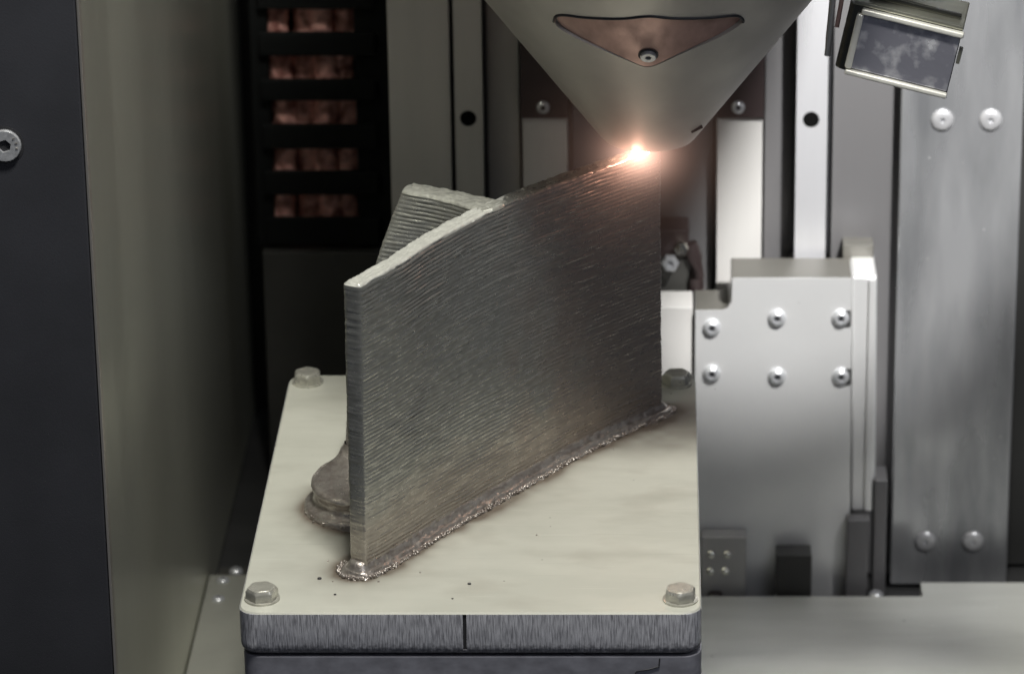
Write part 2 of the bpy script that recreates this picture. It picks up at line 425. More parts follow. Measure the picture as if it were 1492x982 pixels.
# left ledge
ledge = thing('bed_ledge', (-0.098, 0.25, FZ - 0.006), 'narrow grey ledge with small screws beside the left wall', 'ledge')
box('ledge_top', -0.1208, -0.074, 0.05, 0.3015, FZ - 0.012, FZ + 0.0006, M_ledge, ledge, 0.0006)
for p in ((-0.1147, 0.2954), (-0.1149, 0.2782)):
    screw(ledge, (p[0], p[1], FZ + 0.0006), (0, 0, 1), 0.0026, 0.0014, M_screw, M_socket, 'button', spin=.4)
box('rear_tab', -0.118, -0.098, 0.302, 0.312, FZ - 0.012, FZ - 0.001, M_darkpanel, ledge, 0.0006)
screw(ledge, (-0.1106, 0.3065, FZ - 0.001), (0, 0, 1), 0.0028, 0.002, M_screw, M_socket, 'button')

# dark low panel at left rear
setp(box('rear_cabinet', -0.106, -0.0565, 0.412, 0.44, FZ - 0.012, -0.032, M_darkpanel, None, 0.001), 'dark low cabinet panel below the cable chain at left rear', 'panel')

# left grey column
setp(box('grey_column', -0.0444, -0.0203, 0.322, 0.345, FZ - 0.012, 0.42, M_column, None, 0.0008), 'wide plain dark grey column right of the cable chain', 'column')

# back wall faces between the rails (one strip of sheet each)
def backsheet(x0, x1, y0, label, mat):
    setp(box('rear_panel_strip', x0, x1, y0, y0 + 0.008, FZ - 0.012, 0.42, mat, None, 0.0006), label, 'panel', None)
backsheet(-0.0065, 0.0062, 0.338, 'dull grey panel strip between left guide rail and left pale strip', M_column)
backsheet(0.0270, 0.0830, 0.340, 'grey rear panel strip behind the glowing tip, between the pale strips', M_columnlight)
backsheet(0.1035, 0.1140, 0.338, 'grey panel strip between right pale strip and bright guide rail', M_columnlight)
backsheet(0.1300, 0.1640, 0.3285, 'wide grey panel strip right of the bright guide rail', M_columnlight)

# guide rails
def guide_rail(x0, x1, zb, label, mat, holes):
    t = thing('guide_rail', ((x0 + x1) / 2, 0.33, zb), label, 'guide rail', 'vertical guide rails')
    w = x1 - x0
    # rail profile with side grooves (x,y)
    pr = [(x0, 0.3235), (x1, 0.3235), (x1, 0.3275), (x1 - .0012, 0.3290), (x1 - .0012, 0.3330), (x1, 0.3345), (x1, 0.3375), (x0, 0.3375), (x0, 0.3345), (x0 + .0012, 0.3330), (x0 + .0012, 0.3290), (x0, 0.3275)]
    o = from_bm('rail_bar', bm_prism(pr, 'z', zb, 0.42, 0), mat, t)
    for hz in holes:
        c = from_bm('cutter', bm_lathe([(0.0033, -0.001), (0.0033, 0.006)], 28, dir_matrix(((x0 + x1) / 2 - .0003, 0.3235, hz), (0, 1, 0))), None)
        boolean(o, c)
        from_bm('hole_shade_disc', bm_lathe([(0.0032, 0), (0.0032, 0.0005)], 24, dir_matrix(((x0 + x1) / 2 - .0003, 0.3243, hz), (0, -1, 0))), M_hole, t)  # black disc near the mouth stands in for the hole's deep shade
    box('side_shadow_strip', x0 - 0.0016, x0 - 0.0001, 0.3300, 0.3378, zb, 0.42, M_railblack, t, 0.0002)  # dark strips standing in for shade along the rail's sides
    box('side_shadow_strip', x1 + 0.0001, x1 + 0.0016, 0.3300, 0.3378, zb, 0.42, M_railblack, t, 0.0002)
    return t
guide_rail(-0.0187, -0.0078, -0.05, 'dim dark guide rail with a round hole left of the nozzle', M_column, (0.0580, 0.118))
guide_rail(0.1155, 0.1277, -0.0010, 'bright steel guide rail with a black round hole, right of the nozzle', M_rail, (0.0575, 0.118))

# black end blocks and pale strips
def end_block(x0, x1, zs, sx, label):
    t = thing('end_block', ((x0 + x1) / 2, 0.335, zs), label, 'block', 'black end blocks')
    box('block_body', x0, x1, 0.3290, 0.3490, zs, 0.20, M_block, t, 0.0006)
    screw(t, (sx, 0.3290, zs + 0.0048), (0, -1, 0), 0.0027, 0.0016, M_screw, M_socket, 'button')
end_block(0.0068, 0.0258, 0.0560, 0.0158, 'black end block with a screw left behind the nozzle')
end_block(0.0842, 0.1030, 0.0560, 0.0927, 'black end block with a screw right behind the nozzle')
setp(box('cover_strip', 0.0075, 0.0252, 0.3310, 0.3480, -0.03, 0.0557, M_strip, None, 0.0005), 'shaded pale strip under the left black end block', 'strip', 'pale cover strips')
setp(box('cover_strip', 0.0845, 0.1025, 0.3310, 0.3480, -0.0205, 0.0557, M_strip, None, 0.0005), 'bright pale strip under the right black end block', 'strip', 'pale cover strips')
# little shelf the right strip stands on and dark machinery in the gap
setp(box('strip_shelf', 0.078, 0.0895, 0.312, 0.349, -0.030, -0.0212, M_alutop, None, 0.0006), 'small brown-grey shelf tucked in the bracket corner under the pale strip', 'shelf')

fit = thing('hose_fitting', (0.068, 0.322, -0.02), 'dark hose fitting with shiny nuts just right of the blade', 'fitting')
box('fitting_body', 0.0585, 0.0735, 0.322, 0.338, 0.000, 0.0120, M_block, fit, 0.0012)
from_bm('nut', bm_lathe([(0.0026, 0), (0.0030, .0006), (0.0030, .004), (0.0024, .0048), (0.0012, .0049), (0.0012, .003), (0, .003)], 6, dir_matrix((0.0705, 0.322, 0.0045), (0, -1, .2))), M_chrome, fit)
from_bm('nut', bm_lathe([(0.0032, 0), (0.0036, .0006), (0.0036, .004), (0.0030, .0048), (0.0014, .0049), (0.0014, .003), (0, .003)], 6, dir_matrix((0.0660, 0.320, -0.0010), (0, -1, .2))), M_screw, fit)
tube('hose', [(0.0735, 0.322, 0.006), (0.076, 0.322, 0.0), (0.0765, 0.322, -0.008), (0.076, 0.323, -0.018), (0.076, 0.324, -0.03)], 0.0032, M_block, fit)
box('fitting_foot', 0.060, 0.0775, 0.323, 0.337, -0.030, -0.0005, M_darkpanel, fit, 0.001)

# stainless panel on the right
ssp = thing('stainless_panel', (0.181, 0.335, FZ - 0.012), 'stainless panel with smears, painted reflections and four round screws at the right edge', 'panel')
box('panel_sheet', 0.1562, 0.2042, 0.3180, 0.3210, FZ - 0.012, 0.42, M_stainless, ssp, 0.0010, 3)
for p in ((0.1725, 0.0594), (0.1914, 0.0594), (0.1704, -0.1222), (0.1898, -0.1222)):
    screw(ssp, (p[0], 0.3180, p[1]), (0, -1, 0), 0.0045, 0.0016, M_palescrew, M_screw, 'button', spin=random.random(), hexf=.25)

# ------------------------------------------------------------------ mounting bracket
br = thing('mounting_bracket', (0.108, 0.305, FZ - 0.012), 'bright aluminium mounting bracket with six screws behind the plate', 'bracket')
pl = [(0.0757, FZ - 0.014), (0.1388, FZ - 0.014), (0.1372, 0.0012), (0.0900, 0.0012), (0.0900, -0.0124), (0.0757, -0.0124)]
pl = rounded(pl, [0, 0, 0, 0, 0.0045, 0])
bm = bm_prism(pl, 'y', 0.2970, 0.3190, 0.0004)
o = from_bm('front_plate', bm, [M_alu, M_alutop], br, 40)
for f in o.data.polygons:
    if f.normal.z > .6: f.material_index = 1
fl = [(0.1376, 0.0), (0.1392, FZ - 0.014), (0.1500, FZ - 0.014), (0.1478, 0.0105), (0.1376, 0.0105)]
o = from_bm('side_flange', bm_prism([(0.1374, 0.0012), (0.1390, FZ + 0.03), (0.1484, FZ + 0.03), (0.1472, 0.0012)], 'y', 0.2985, 0.3290, 0.0012, 3), M_alu, br, 40)
box('flange_rib', 0.1440, 0.1468, 0.2966, 0.2984, FZ + 0.031, 0.0005, M_alu, br, 0.0006)
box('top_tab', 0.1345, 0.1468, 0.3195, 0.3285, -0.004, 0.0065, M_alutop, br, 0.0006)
box('rear_block', 0.105, 0.1340, 0.3195, 0.3225, -0.02, -0.0008, M_railblack, br, 0.0004)
box('side_block', 0.030, 0.0749, 0.3000, 0.3180, FZ - 0.014, -0.0124, M_strip, br, 0.0006)
for p in ((0.0823, -0.0197), (0.1080, -0.0156), (0.0824, -0.0393), (0.1083, -0.0405)):
    screw(br, (p[0], 0.2970, p[1]), (0, -1, 0), 0.0035, 0.0022, M_screw, M_socket, 'button', spin=random.random())
for p in ((0.1331, -0.0156), (0.1336, -0.0405)):
    screw(br, (p[0], 0.2970, p[1]), (0, -1, 0), 0.0035, 0.0022, M_screw, M_socket, 'button', spin=random.random())
    box('screw_recess', p[0] + 0.0018, p[0] + 0.0040, 0.2962, 0.2969, p[1] - 0.0034, p[1] + 0.0034, M_slot, br, 0.0002)
# foot under the flange
from_bm('foot', bm_prism([(0.1366, FZ - 0.014), (0.1448, FZ - 0.014), (0.1460, FZ + 0.030), (0.1370, FZ + 0.030)], 'y', 0.2895, 0.2965, 0.0006), M_columnlight, br, 40)
box('flange_base', 0.1478, 0.1530, 0.2950, 0.3100, FZ - 0.014, FZ + 0.045, M_columnlight, br, 0.0006)
setp(box('guide_carriage', 0.1085, 0.1228, 0.2860, 0.2965, FZ - 0.014, FZ + 0.0165, M_darkpanel, None, 0.0008), 'dark low guide carriage block at the foot of the bracket', 'block')
jb = thing('junction_block', (0.086, 0.292, FZ), 'small grey block with tiny metal pins beside the plate, below the bracket', 'block')
box('block_body', 0.0785, 0.0966, 0.2880, 0.2966, FZ - 0.014, FZ + 0.0235, M_column, jb, 0.0008)
for p in ((0.0825, 0.0158), (0.0890, 0.0158), (0.0822, 0.0085), (0.0882, 0.0085)):
    from_bm('pin', bm_lathe([(0.0015, 0), (0.0015, .0006), (0.0009, .0010), (0, .0010)], 12, dir_matrix((p[0], 0.2880, FZ + p[1]), (0, -1, .3))), M_chrome, jb, 40)
from_bm('cap', bm_lathe([(0.0030, 0), (0.0030, .002), (0.0022, .0028), (0, .0028)], 16, dir_matrix((0.0842, 0.2868, FZ - 0.003), (0, 0, 1))), M_block, jb, 40)
from_bm('cap', bm_lathe([(0.0030, 0), (0.0030, .002), (0.0022, .0028), (0, .0028)], 16, dir_matrix((0.1488, 0.2868, FZ - 0.003), (0, 0, 1))), M_screw, jb, 40)

# ------------------------------------------------------------------ cable chain and hoses
ch = thing('cable_chain', (-0.08, 0.425, -0.03), 'black cable chain with open windows at upper left', 'cable chain')
zs = [(0.0740, 0.0640), (0.0537, 0.0436), (0.0342, 0.0238), (0.0129, 0.0031), (-0.0076, -0.0175)]
edges = [0.095] + [v for z in zs for v in z] + [-0.030]
for i in range(0, len(edges), 2):
    zt, zb = edges[i], edges[i + 1]
    bm = bm_box(-0.1045, -0.0560, 0.4150, 0.4185, zb, zt, 0.0012)
    from_bm('link_bar', bm, M_chain, ch, 40)
box('side_plate', -0.1085, -0.1010, 0.4190, 0.4480, -0.031, 0.42, M_chain, ch, 0.0008)
box('side_plate', -0.0650, -0.0445, 0.4190, 0.4480, -0.031, 0.42, M_chain, ch, 0.0008)
box('back_plate', -0.1005, -0.0655, 0.4440, 0.4480, -0.031, 0.42, M_chain, ch, 0.0008)
box('upper_cover', -0.1045, -0.0560, 0.4150, 0.4185, 0.0955, 0.42, M_chain, ch, 0.0008)
for k, xx in enumerate((-0.0968, -0.0868, -0.0785, -0.0702)):
    n = 150; V = []; F = []; seg = 20
    for i in range(n):
        z_ = -0.029 + i * (0.20 / n)
        for j in range(seg):
            a = 2 * math.pi * j / seg
            r_ = 0.0057 + 0.00050 * math.sin(z_ * 2 * math.pi / 0.0042 + a * 2) * math.sin(3 * a - z_ * 1500)
            V.append((xx + r_ * math.cos(a) + 0.0014 * math.sin(z_ * (75 + 13 * k) + k * 2), (0.4270, 0.4302, 0.4275, 0.4310)[k] + r_ * math.sin(a), z_))
    for i in range(n - 1):
        for j in range(seg):
            F.append((i * seg + j, i * seg + (j + 1) % seg, (i + 1) * seg + (j + 1) % seg, (i + 1) * seg + j))
    o = from_np('copper_hose', V, F, M_hose, None, 60)
    setp(o, ('leftmost', 'second from left', 'third from left', 'rightmost')[k] + ' braided copper hose inside the black cable chain', 'hose', 'hoses inside the cable chain')

# ------------------------------------------------------------------ build plate
plate = thing('build_plate', (0, 0.10, -0.0158), 'cream-topped square build plate with four hex bolts', 'plate')
PT = 0.0155   # thickness
W2, D0, D1 = 0.0750, 0.0, 0.2005
CR = 0.0062
# outline
out = rounded([(-W2, D0), (W2, D0), (W2, D1), (-W2, D1)], CR, 10)
# body below the skin of the top
bm = bmesh.new()
levels = [(0.0024, -PT), (0.0010, -PT + 0.0006), (0.0003, -PT + 0.0016), (0.0, -PT + 0.0030), (0.0, -0.0006)]
rings = []
for ins, zz in levels:
    pts = rounded([(-W2 + ins, D0 + ins), (W2 - ins, D0 + ins), (W2 - ins, D1 - ins), (-W2 + ins, D1 - ins)], CR - ins * .5, 10)
    rings.append([bm.verts.new((p[0], p[1], zz)) for p in pts])
for A, B in zip(rings, rings[1:]):
    n = len(A)
    for i in range(n): bm.faces.new((A[i], A[(i + 1) % n], B[(i + 1) % n], B[i]))
bm.faces.new(rings[0]); bm.faces.new(rings[-1])
body = from_bm('plate_body', bm, M_plateside, plate, 40)
cutter = from_bm('cutter', bm_box(-0.0023, -0.0011, -0.001, 0.0006, -PT + 0.0022, 0.001), None)
cutter.location = plate.location * 0
boolean(body, cutter)
box('seam_line', -0.0023, -0.0011, 0.00045, 0.00075, -PT + 0.0023, -0.0008, M_socket, plate, 0)

# blade lines (plan), used for the soot too
def cr(pts, n):
    """Catmull-Rom through 2D points, n samples evenly by arc length"""
    P = np.array(pts, float); P = np.vstack([2 * P[0] - P[1], P, 2 * P[-1] - P[-2]])
    o = []
    for i in range(1, len(P) - 2):
        for t in np.linspace(0, 1, 40, endpoint=False):
            a, b, c, d = P[i - 1], P[i], P[i + 1], P[i + 2]
            o.append(.5 * (2 * b + (c - a) * t + (2 * a - 5 * b + 4 * c - d) * t * t + (3 * b - a - 3 * c + d) * t ** 3))
    o.append(P[-2]); o = np.array(o)
    s = np.r_[0, np.cumsum(np.linalg.norm(np.diff(o, axis=0), axis=1))]
    q = np.linspace(0, s[-1], n)
    return np.c_[np.interp(q, s, o[:, 0]), np.interp(q, s, o[:, 1])]
H = 0.1022
F_base = [(-0.0348, 0.0300), (-0.0298, 0.0369), (-0.0130, 0.0640), (0.0114, 0.0998), (0.0275, 0.1235), (0.0460, 0.1470), (0.0618, 0.1640)]
F_top = [(-0.0338, 0.0290), (-0.0230, 0.0475), (-0.0149, 0.0645), (-0.0064, 0.0800), (0.0045, 0.0965), (0.0215, 0.1180), (0.0400, 0.1380), (0.0610, 0.1600)]
TB = 0.0066
def normals(c):
    t = np.gradient(c, axis=0); t /= np.linalg.norm(t, axis=1)[:, None]
    return t, np.c_[-t[:, 1], t[:, 0]]       # left normal = back side of the blade
NS = 250
fb, ft = cr(F_base, NS), cr(F_top, NS)
cb = fb + normals(fb)[1] * TB / 2; ct = ft + normals(ft)[1] * TB / 2

# rib centre line at relative height u
def rib_line(u, n):
    J = np.array([0.006, 0.1015]); 
    ex = -0.0456 + 0.0221 * u ** 2 ; ey = 0.1040 + 0.0165 * u
    mid = (J + np.array([ex, ey])) / 2 + np.array([0, 0.0012])
    return cr([(ex, ey), tuple(mid), tuple(J)], n)

FOOT = np.linspace((-0.0385, 0.0835), (-0.0150, 0.1020), 12)
# top skin as a fine grid with an attribute for soot plus painted shade
gx = np.linspace(-1, 1, 121); gy = np.linspace(0, 1, 161)
V = []; 
inside = []
ins = 0.0005
for yy in gy:
    y_ = D0 + ins + yy * (D1 - D0 - 2 * ins)
    dy = min(y_ - (D0 + ins), (D1 - ins) - y_)
    rr = CR - ins
    half = W2 - ins
    if dy < rr: half = half - rr + math.sqrt(max(0, rr * rr - (rr - dy) ** 2))
    for xx in gx: V.append((xx * half, y_, 0.0))
nx = len(gx); F = [(j * nx + i, j * nx + i + 1, (j + 1) * nx + i + 1, (j + 1) * nx + i) for j in range(len(gy) - 1) for i in range(nx - 1)]
nv = len(V)
# skirt of the skin (rim chamfer)
loop = list(range(nx)) + [(j + 1) * nx - 1 for j in range(1, len(gy))] + list(range(nv - 2, nv - nx - 1, -1)) + [j * nx for j in range(len(gy) - 2, 0, -1)]
cen = np.array([0, (D0 + D1) / 2])
for q in loop:
    v = np.array(V[q][:2]); 
    X = V[q][0]; Y = V[q][1]
    d = np.array([max(-1, min(1, (abs(X) - (W2 - CR)) / CR)) * np.sign(X) if abs(X) > W2 - CR else 0, ((Y - (D1 - CR)) / CR if Y > D1 - CR else ((Y - (D0 + CR)) / CR if Y < D0 + CR else 0))])
    L_ = np.linalg.norm(d); d = d / L_ if L_ > 0 else d
    V.append((X + d[0] * 0.00042, Y + d[1] * 0.00042, -0.00055))
m_ = len(loop)
for i in range(m_):
    F.append((loop[i], nv + i, nv + (i + 1) % m_, loop[(i + 1) % m_]))
top = from_np('top_face', V, F, M_platetop, plate, 50)
P = np.array(V)[:, :2]
def dist_to(P, L):
    return np.min(np.linalg.norm(P[:, None, :] - L[None, :, :], axis=2), axis=1)
db = dist_to(P, cb[::4]) - TB / 2; df = dist_to(P, FOOT) - 0.0200
nz = vnoise2(P[:, 0] * 260 + 50, P[:, 1] * 260 + 50, 3) * .5 + vnoise2(P[:, 0] * 90 + 50, P[:, 1] * 90 + 50, 4) * .8
soot_shade = 0.85 * np.exp(-np.clip(db - .0045, 0, 1) / 0.0022) + 0.85 * np.exp(-np.clip(df - .002, 0, 1) / 0.0026)
soot_shade += 0.42 * np.exp(-np.clip(db - .004, 0, 1) / 0.009) + 0.30 * np.exp(-np.clip(df - .002, 0, 1) / 0.007)
# broad brown patch painted in for the shadow by the far right end
soot_shade += 0.40 * np.exp(-((P[:, 0] - 0.068) ** 2 + (P[:, 1] - 0.150) ** 2) / (2 * 0.014 ** 2))
soot_shade = np.clip(soot_shade * (1 + .55 * nz), 0, .92)
att = top.data.attributes.new('soot_shade', 'FLOAT', 'POINT'); att.data.foreach_set('value', soot_shade.astype(np.float32))

def hex_bolt(loc, spin):
    seg = 48; bm = bmesh.new(); rr = 0.00535; h = 0.0040
    def hexr(a):
        a = (a % (math.pi / 3)) - math.pi / 6
        return rr * math.cos(math.pi / 6) / math.cos(a)
    prof = [(1.0, 0.0, 0), (1.0, h * .72, 0), (0.985, h * .80, 0.25), (0.90, h, 1), (0.80, h * 1.0, 1), (0.76, h * 1.03, 1), (0, h * 1.03, 1)]
    rings = []
    for s, z_, w in prof:
        if s == 0: rings.append([bm.verts.new((0, 0, z_))]); continue
        ring = []
        for i in range(seg):
            a = 2 * math.pi * i / seg
            q = hexr(a); c_ = rr * .93
            q = min(q, q * (1 - w) + c_ * w) if w else q
            zz = z_
            if 0 < w < 1: zz = z_ - 0.0
            ring.append(bm.verts.new((s * q * math.cos(a), s * q * math.sin(a), zz)))
        rings.append(ring)
    for A, B in zip(rings, rings[1:]):
        for i in range(seg):
            j = (i + 1) % seg
            if len(B) == 1: bm.faces.new((A[i], A[j], B[0]))
            else: bm.faces.new((A[i], A[j], B[j], B[i]))
    # washer face under the head
    for (r0, z0, r1, z1) in ((0.0058, -0.0004, 0.0058, 0.0003), (0.0058, 0.0003, 0.0048, 0.0004)):
        A = [bm.verts.new((r0 * math.cos(2 * math.pi * i / 32), r0 * math.sin(2 * math.pi * i / 32), z0)) for i in range(32)]
        B = [bm.verts.new((r1 * math.cos(2 * math.pi * i / 32), r1 * math.sin(2 * math.pi * i / 32), z1)) for i in range(32)]
        for i in range(32): bm.faces.new((A[i], A[(i + 1) % 32], B[(i + 1) % 32], B[i]))
    bm.transform(Matrix.Translation((loc[0], loc[1], 0.0003)) @ Matrix.Rotation(spin, 4, 'Z'))
    return from_bm('hex_bolt', bm, M_bolt, plate, 28)
hex_bolt((-0.0680, 0.0105), R(12)); hex_bolt((0.0682, 0.0098), R(24))
hex_bolt((-0.0680, 0.1935), R(35)); hex_bolt((0.0680, 0.1925), R(5))

blk = setp(from_bm('platform_block', bm_prism(rounded([(-0.0742, 0.0006), (0.0752, 0.0006), (0.0752, 0.1995), (-0.0742, 0.1995)], 0.006, 8), 'z', FZ + 0.0008, -PT - 0.0004, 0.0005), M_blocksteel, None, 40),
           'tall blue-grey steel block carrying the build plate', 'block')
tube('scratch', [(0.0615, 0.0004, -0.0165), (0.0612, 0.0004, -0.0195), (0.058, 0.0004, -0.0205), (0.054, 0.0004, -0.0212), (0.0525, 0.0004, -0.0235)], 0.00022, M_socket, blk, 6)

# ------------------------------------------------------------------ printed part
part = thing('printed_blade', (0.0, 0.09, 0.0), 'tall ribbed grey metal blade with a rear fin, welded on the plate', 'metal blade')
PITCH = 0.00140

def layered_wall(name, c0, c1, th, ends, z0, z1, amp, seed, mat, rows_per=5, open_end=False, twist=None, capamp=0.0005, topfn=None, lit_bead_xmax=1.0, flare=None, bead_mat=None):
    """stack of deposited beads between centre line c0 (bottom) and c1 (top)"""
    n = len(c0); e = 0.0016
    nl = int(round((z1 - z0) / PITCH)); nr = nl * rows_per + 1
    zrow = np.linspace(z0, z1, nr)
    K = 14
    def outline(c, f):
        t, nn = normals(c)
        hv = th / 2 * f * (np.ones(n) if flare is None else flare(np.linspace(0, 1, n)))
        h = hv[0]
        front = c - nn * hv[:, None]; back = c + nn * hv[:, None]
        thc = np.linspace(-np.pi / 2, np.pi / 2, K + 2)[1:-1]
        sx = np.sign(np.cos(thc)) * np.abs(np.cos(thc)) ** .5; sy = np.sign(np.sin(thc)) * np.abs(np.sin(thc)) ** .6
        endR = c[-1] + t[-1] * (e * f * sx)[:, None] + nn[-1] * (h * sy)[:, None]
        endL = c[0] - t[0] * (e * f * sx)[:, None] - nn[0] * (h * sy)[:, None]
        o = np.vstack([front, endR, back[::-1], endL])
        dn = np.vstack([-nn, t[-1] * sx[:, None] * .8 + nn[-1] * sy[:, None] * .6, nn[::-1], -t[0] * sx[:, None] * .8 - nn[0] * sy[:, None] * .6])
        dn /= np.linalg.norm(dn, axis=1)[:, None]
        return o, dn
    o0, _ = outline(c0, 1)
    M = len(o0)
    seg = np.r_[0, np.linalg.norm(np.diff(o0, axis=0), axis=1)]
    s = np.cumsum(seg)
    endw = np.ones(M); endw[n:n + K] = .9; endw[2 * n + K:] = .16
    V = []
    for k, z_ in enumerate(zrow):
        u = (z_ - z0) / (z1 - z0)
        c = twist(u) if twist else c0 * (1 - u) + c1 * u
        o, dn = outline(c, 1)
        lay = (z_ - z0) / PITCH; li = min(int(lay + 1e-6), nl - 1); ph = lay - li
        bead = math.sqrt(max(0, 1 - (2 * ph - 1) ** 2))
        la = (0.95 + 0.60 * vnoise1(s * 150 + li * 37.7, seed) + 0.18 * vnoise1(s * 520 + li * 11.3, seed + 1)) * endw
        la = np.clip(la, 0.05, 1.9)
        off = 0.00007 * vnoise1(s * 140 + li * 91.1, seed + 2) + 0.00003 * vnoise2(s * 700 + 20, np.full(M, z_ * 700 + 20), seed + 5) + 0.00013 * np.clip(vnoise2(s * 330 + 60, np.full(M, z_ * 330 + 60), seed + 12), 0, 1) + 0.00012 * vnoise2(s * 120 + 20, np.full(M, z_ * 90 + 20), seed + 3)
        la = la * (0.80 + 0.45 * vnoise2(s * 70 + 30, np.full(M, z_ * 60 + 30), seed + 21))
        wz = 0.00034 * vnoise2(s * 75 + 3, np.full(M, z_ * 140 + 8), seed + 9) + 0.00006 * vnoise1(s * 200 + li * 53.1, seed + 4)
        d = amp * (bead - .6) * la + off
        p = o + dn * d[:, None]
        tz = 0
        if topfn is not None: tz = u * topfn(s, M)
        V.append(np.c_[p, np.full(M, z_) + wz + tz])
    # rounded bead cap
    rings = [(0.97, 0.0003), (0.88, 0.00075), (0.70, 0.0010), (0.50, 0.0008), (0.30, 0.0008), (0.15, 0.0009), (0.0, 0.0008)]
    cl = twist(1.0) if twist else c1
    for f, dz in rings:
        o, dn = outline(cl, f)
        zz = z1 + dz + capamp * (.5 * vnoise2(s * 300 + 7, np.full(M, f * 6 + 9), seed + 7) + .5 * vnoise2(s * 900 + 7, np.full(M, f * 9 + 9), seed + 8))
        if f == 0: zz = np.full(M, z1 + dz)
        V.append(np.c_[o + dn * (f * 0.00012 * vnoise1(s * 500, seed + 6))[:, None], zz])
    V = np.array(V); T = len(V)
    idx = np.arange(T * M).reshape(T, M)
    a = idx[:-1, :]; b = np.roll(idx, -1, axis=1)[:-1, :]; c_ = np.roll(idx, -1, axis=1)[1:, :]; d_ = idx[1:, :]
    F = np.stack([a, b, c_, d_], -1).reshape(-1, 4)
    me = bpy.data.meshes.new(name)
    Vf = V.reshape(-1, 3)
    me.vertices.add(len(Vf)); me.vertices.foreach_set('co', Vf.ravel())
    me.loops.add(F.size); me.loops.foreach_set('vertex_index', F.ravel().astype(np.int32))
    me.polygons.add(len(F)); me.polygons.foreach_set('loop_start', np.arange(0, F.size, 4, dtype=np.int32))
    me.update(calc_edges=True); me.validate()
    o = link(name, me, [mat, bead_mat or M_bead], part)
    mi = np.zeros(len(me.polygons), np.int32); mi[(nr - 2) * M:] = 1; mi[(Vf[F[:, 0], 0] > lit_bead_xmax)] = 0; me.polygons.foreach_set('material_index', mi)
    me.polygons.foreach_set('use_smooth', np.ones(len(me.polygons), bool))
    return o

layered_wall('blade_wall', cb, ct, TB, 0, 0.0004, H - 0.0004, 0.00042, 11, M_print, lit_bead_xmax=0.0085)  # pale top bead stops where the head's shadow starts; shade by material
ribN = 70
layered_wall('rear_fin', rib_line(0, ribN), rib_line(1, ribN), 0.0092, 0, 0.006, H - 0.0002, 0.00036, 31, M_print, rows_per=5, twist=lambda u: rib_line(u, ribN), bead_mat=M_bead2, flare=lambda q: 1 + 0.55 * np.exp(-(1 - q) / 0.16) - 0.12 * np.exp(-q / 0.1))

def offset_rings(line, rings, mat, name, seed, na=22, rough=0.0003, close=True, zrough=0.0003, parent=part, lines=None):
    """stack of rounded outlines at given offsets round a centre line"""
    c = np.array(line); t, nn = normals(c)
    V = []
    for k, (off, z_) in enumerate(rings):
        if lines is not None: c = lines[k]; t, nn = normals(c)
        th = np.linspace(-np.pi / 2, np.pi / 2, na)[1:-1]
        eR = c[-1] + off * (t[-1] * np.cos(th)[:, None] + nn[-1] * np.sin(th)[:, None])
        eL = c[0] + off * (-t[0] * np.cos(th)[:, None] - nn[0] * np.sin(th)[:, None])
        o = np.vstack([c - nn * off, eR, (c + nn * off)[::-1], eL])
        seg = np.r_[0, np.linalg.norm(np.diff(o, axis=0), axis=1)]; s = np.cumsum(seg)
        cc = o.mean(axis=0)
        M = len(o)
        d = rough * (vnoise1(s * 900 + k * 3.3, seed) * .6 + vnoise1(s * 350 + k * 1.7, seed + 1))
        dn = o - np.vstack([c, np.repeat(c[-1:], na - 2, 0), c[::-1], np.repeat(c[:1], na - 2, 0)])
        L_ = np.linalg.norm(dn, axis=1)[:, None]; dn = dn / np.maximum(L_, 1e-9)
        zz = z_ + (zrough * (vnoise1(s * 800 + k * 7.1, seed + 2) * .7 + vnoise1(s * 300, seed + 3) * .5) if k > 0 else 0)
        V.append(np.c_[o + dn * d[:, None], np.full(M, 0) + zz])
    V = np.array(V); T, M = V.shape[:2]
    idx = np.arange(T * M).reshape(T, M)
    b = np.roll(idx, -1, axis=1)
    F = np.stack([idx[:-1], b[:-1], b[1:], idx[1:]], -1).reshape(-1, 4)
    return from_np(name, V.reshape(-1, 3), F, mat, parent, 75)

foot_line = np.linspace((-0.0385, 0.0835), (-0.0150, 0.1020), 40)
fin_line = np.linspace((-0.0425, 0.1035), (-0.0120, 0.1040), 40)
frings = [(0.0218, -0.0002), (0.0216, 0.0012), (0.0209, 0.0024), (0.0198, 0.0027), (0.0189, 0.0031), (0.0180, 0.0046), (0.0182, 0.0064), (0.0189, 0.0078), (0.0190, 0.0088), (0.0184, 0.0097), (0.0172, 0.0098), (0.0156, 0.0096), (0.0140, 0.0098), (0.0122, 0.0102), (0.0104, 0.0106), (0.0088, 0.0111), (0.0074, 0.0118), (0.0063, 0.0127), (0.0056, 0.0138), (0.0050, 0.0152)]
offset_rings(foot_line, frings, M_weld, 'fin_foot', 41, rough=0.00026, zrough=0.00030,
             lines=[foot_line + (fin_line - foot_line) * min(1, max(0, (k - 8) / 9)) for k in range(len(frings))])
offset_rings(cb[::1], [(0.0077, -0.0002), (0.0075, 0.0004), (0.0071, 0.0006), (0.0066, 0.0005), (0.0061, 0.0011), (0.0056, 0.0018), (0.0051, 0.0019), (0.0047, 0.0017), (0.0042, 0.0026), (0.0037, 0.0034), (0.0032, 0.0042), (0.0018, 0.0045), (0.0001, 0.0045)],
             M_weld, 'weld_skirt', 51, na=40, rough=0.00036, zrough=0.00026)

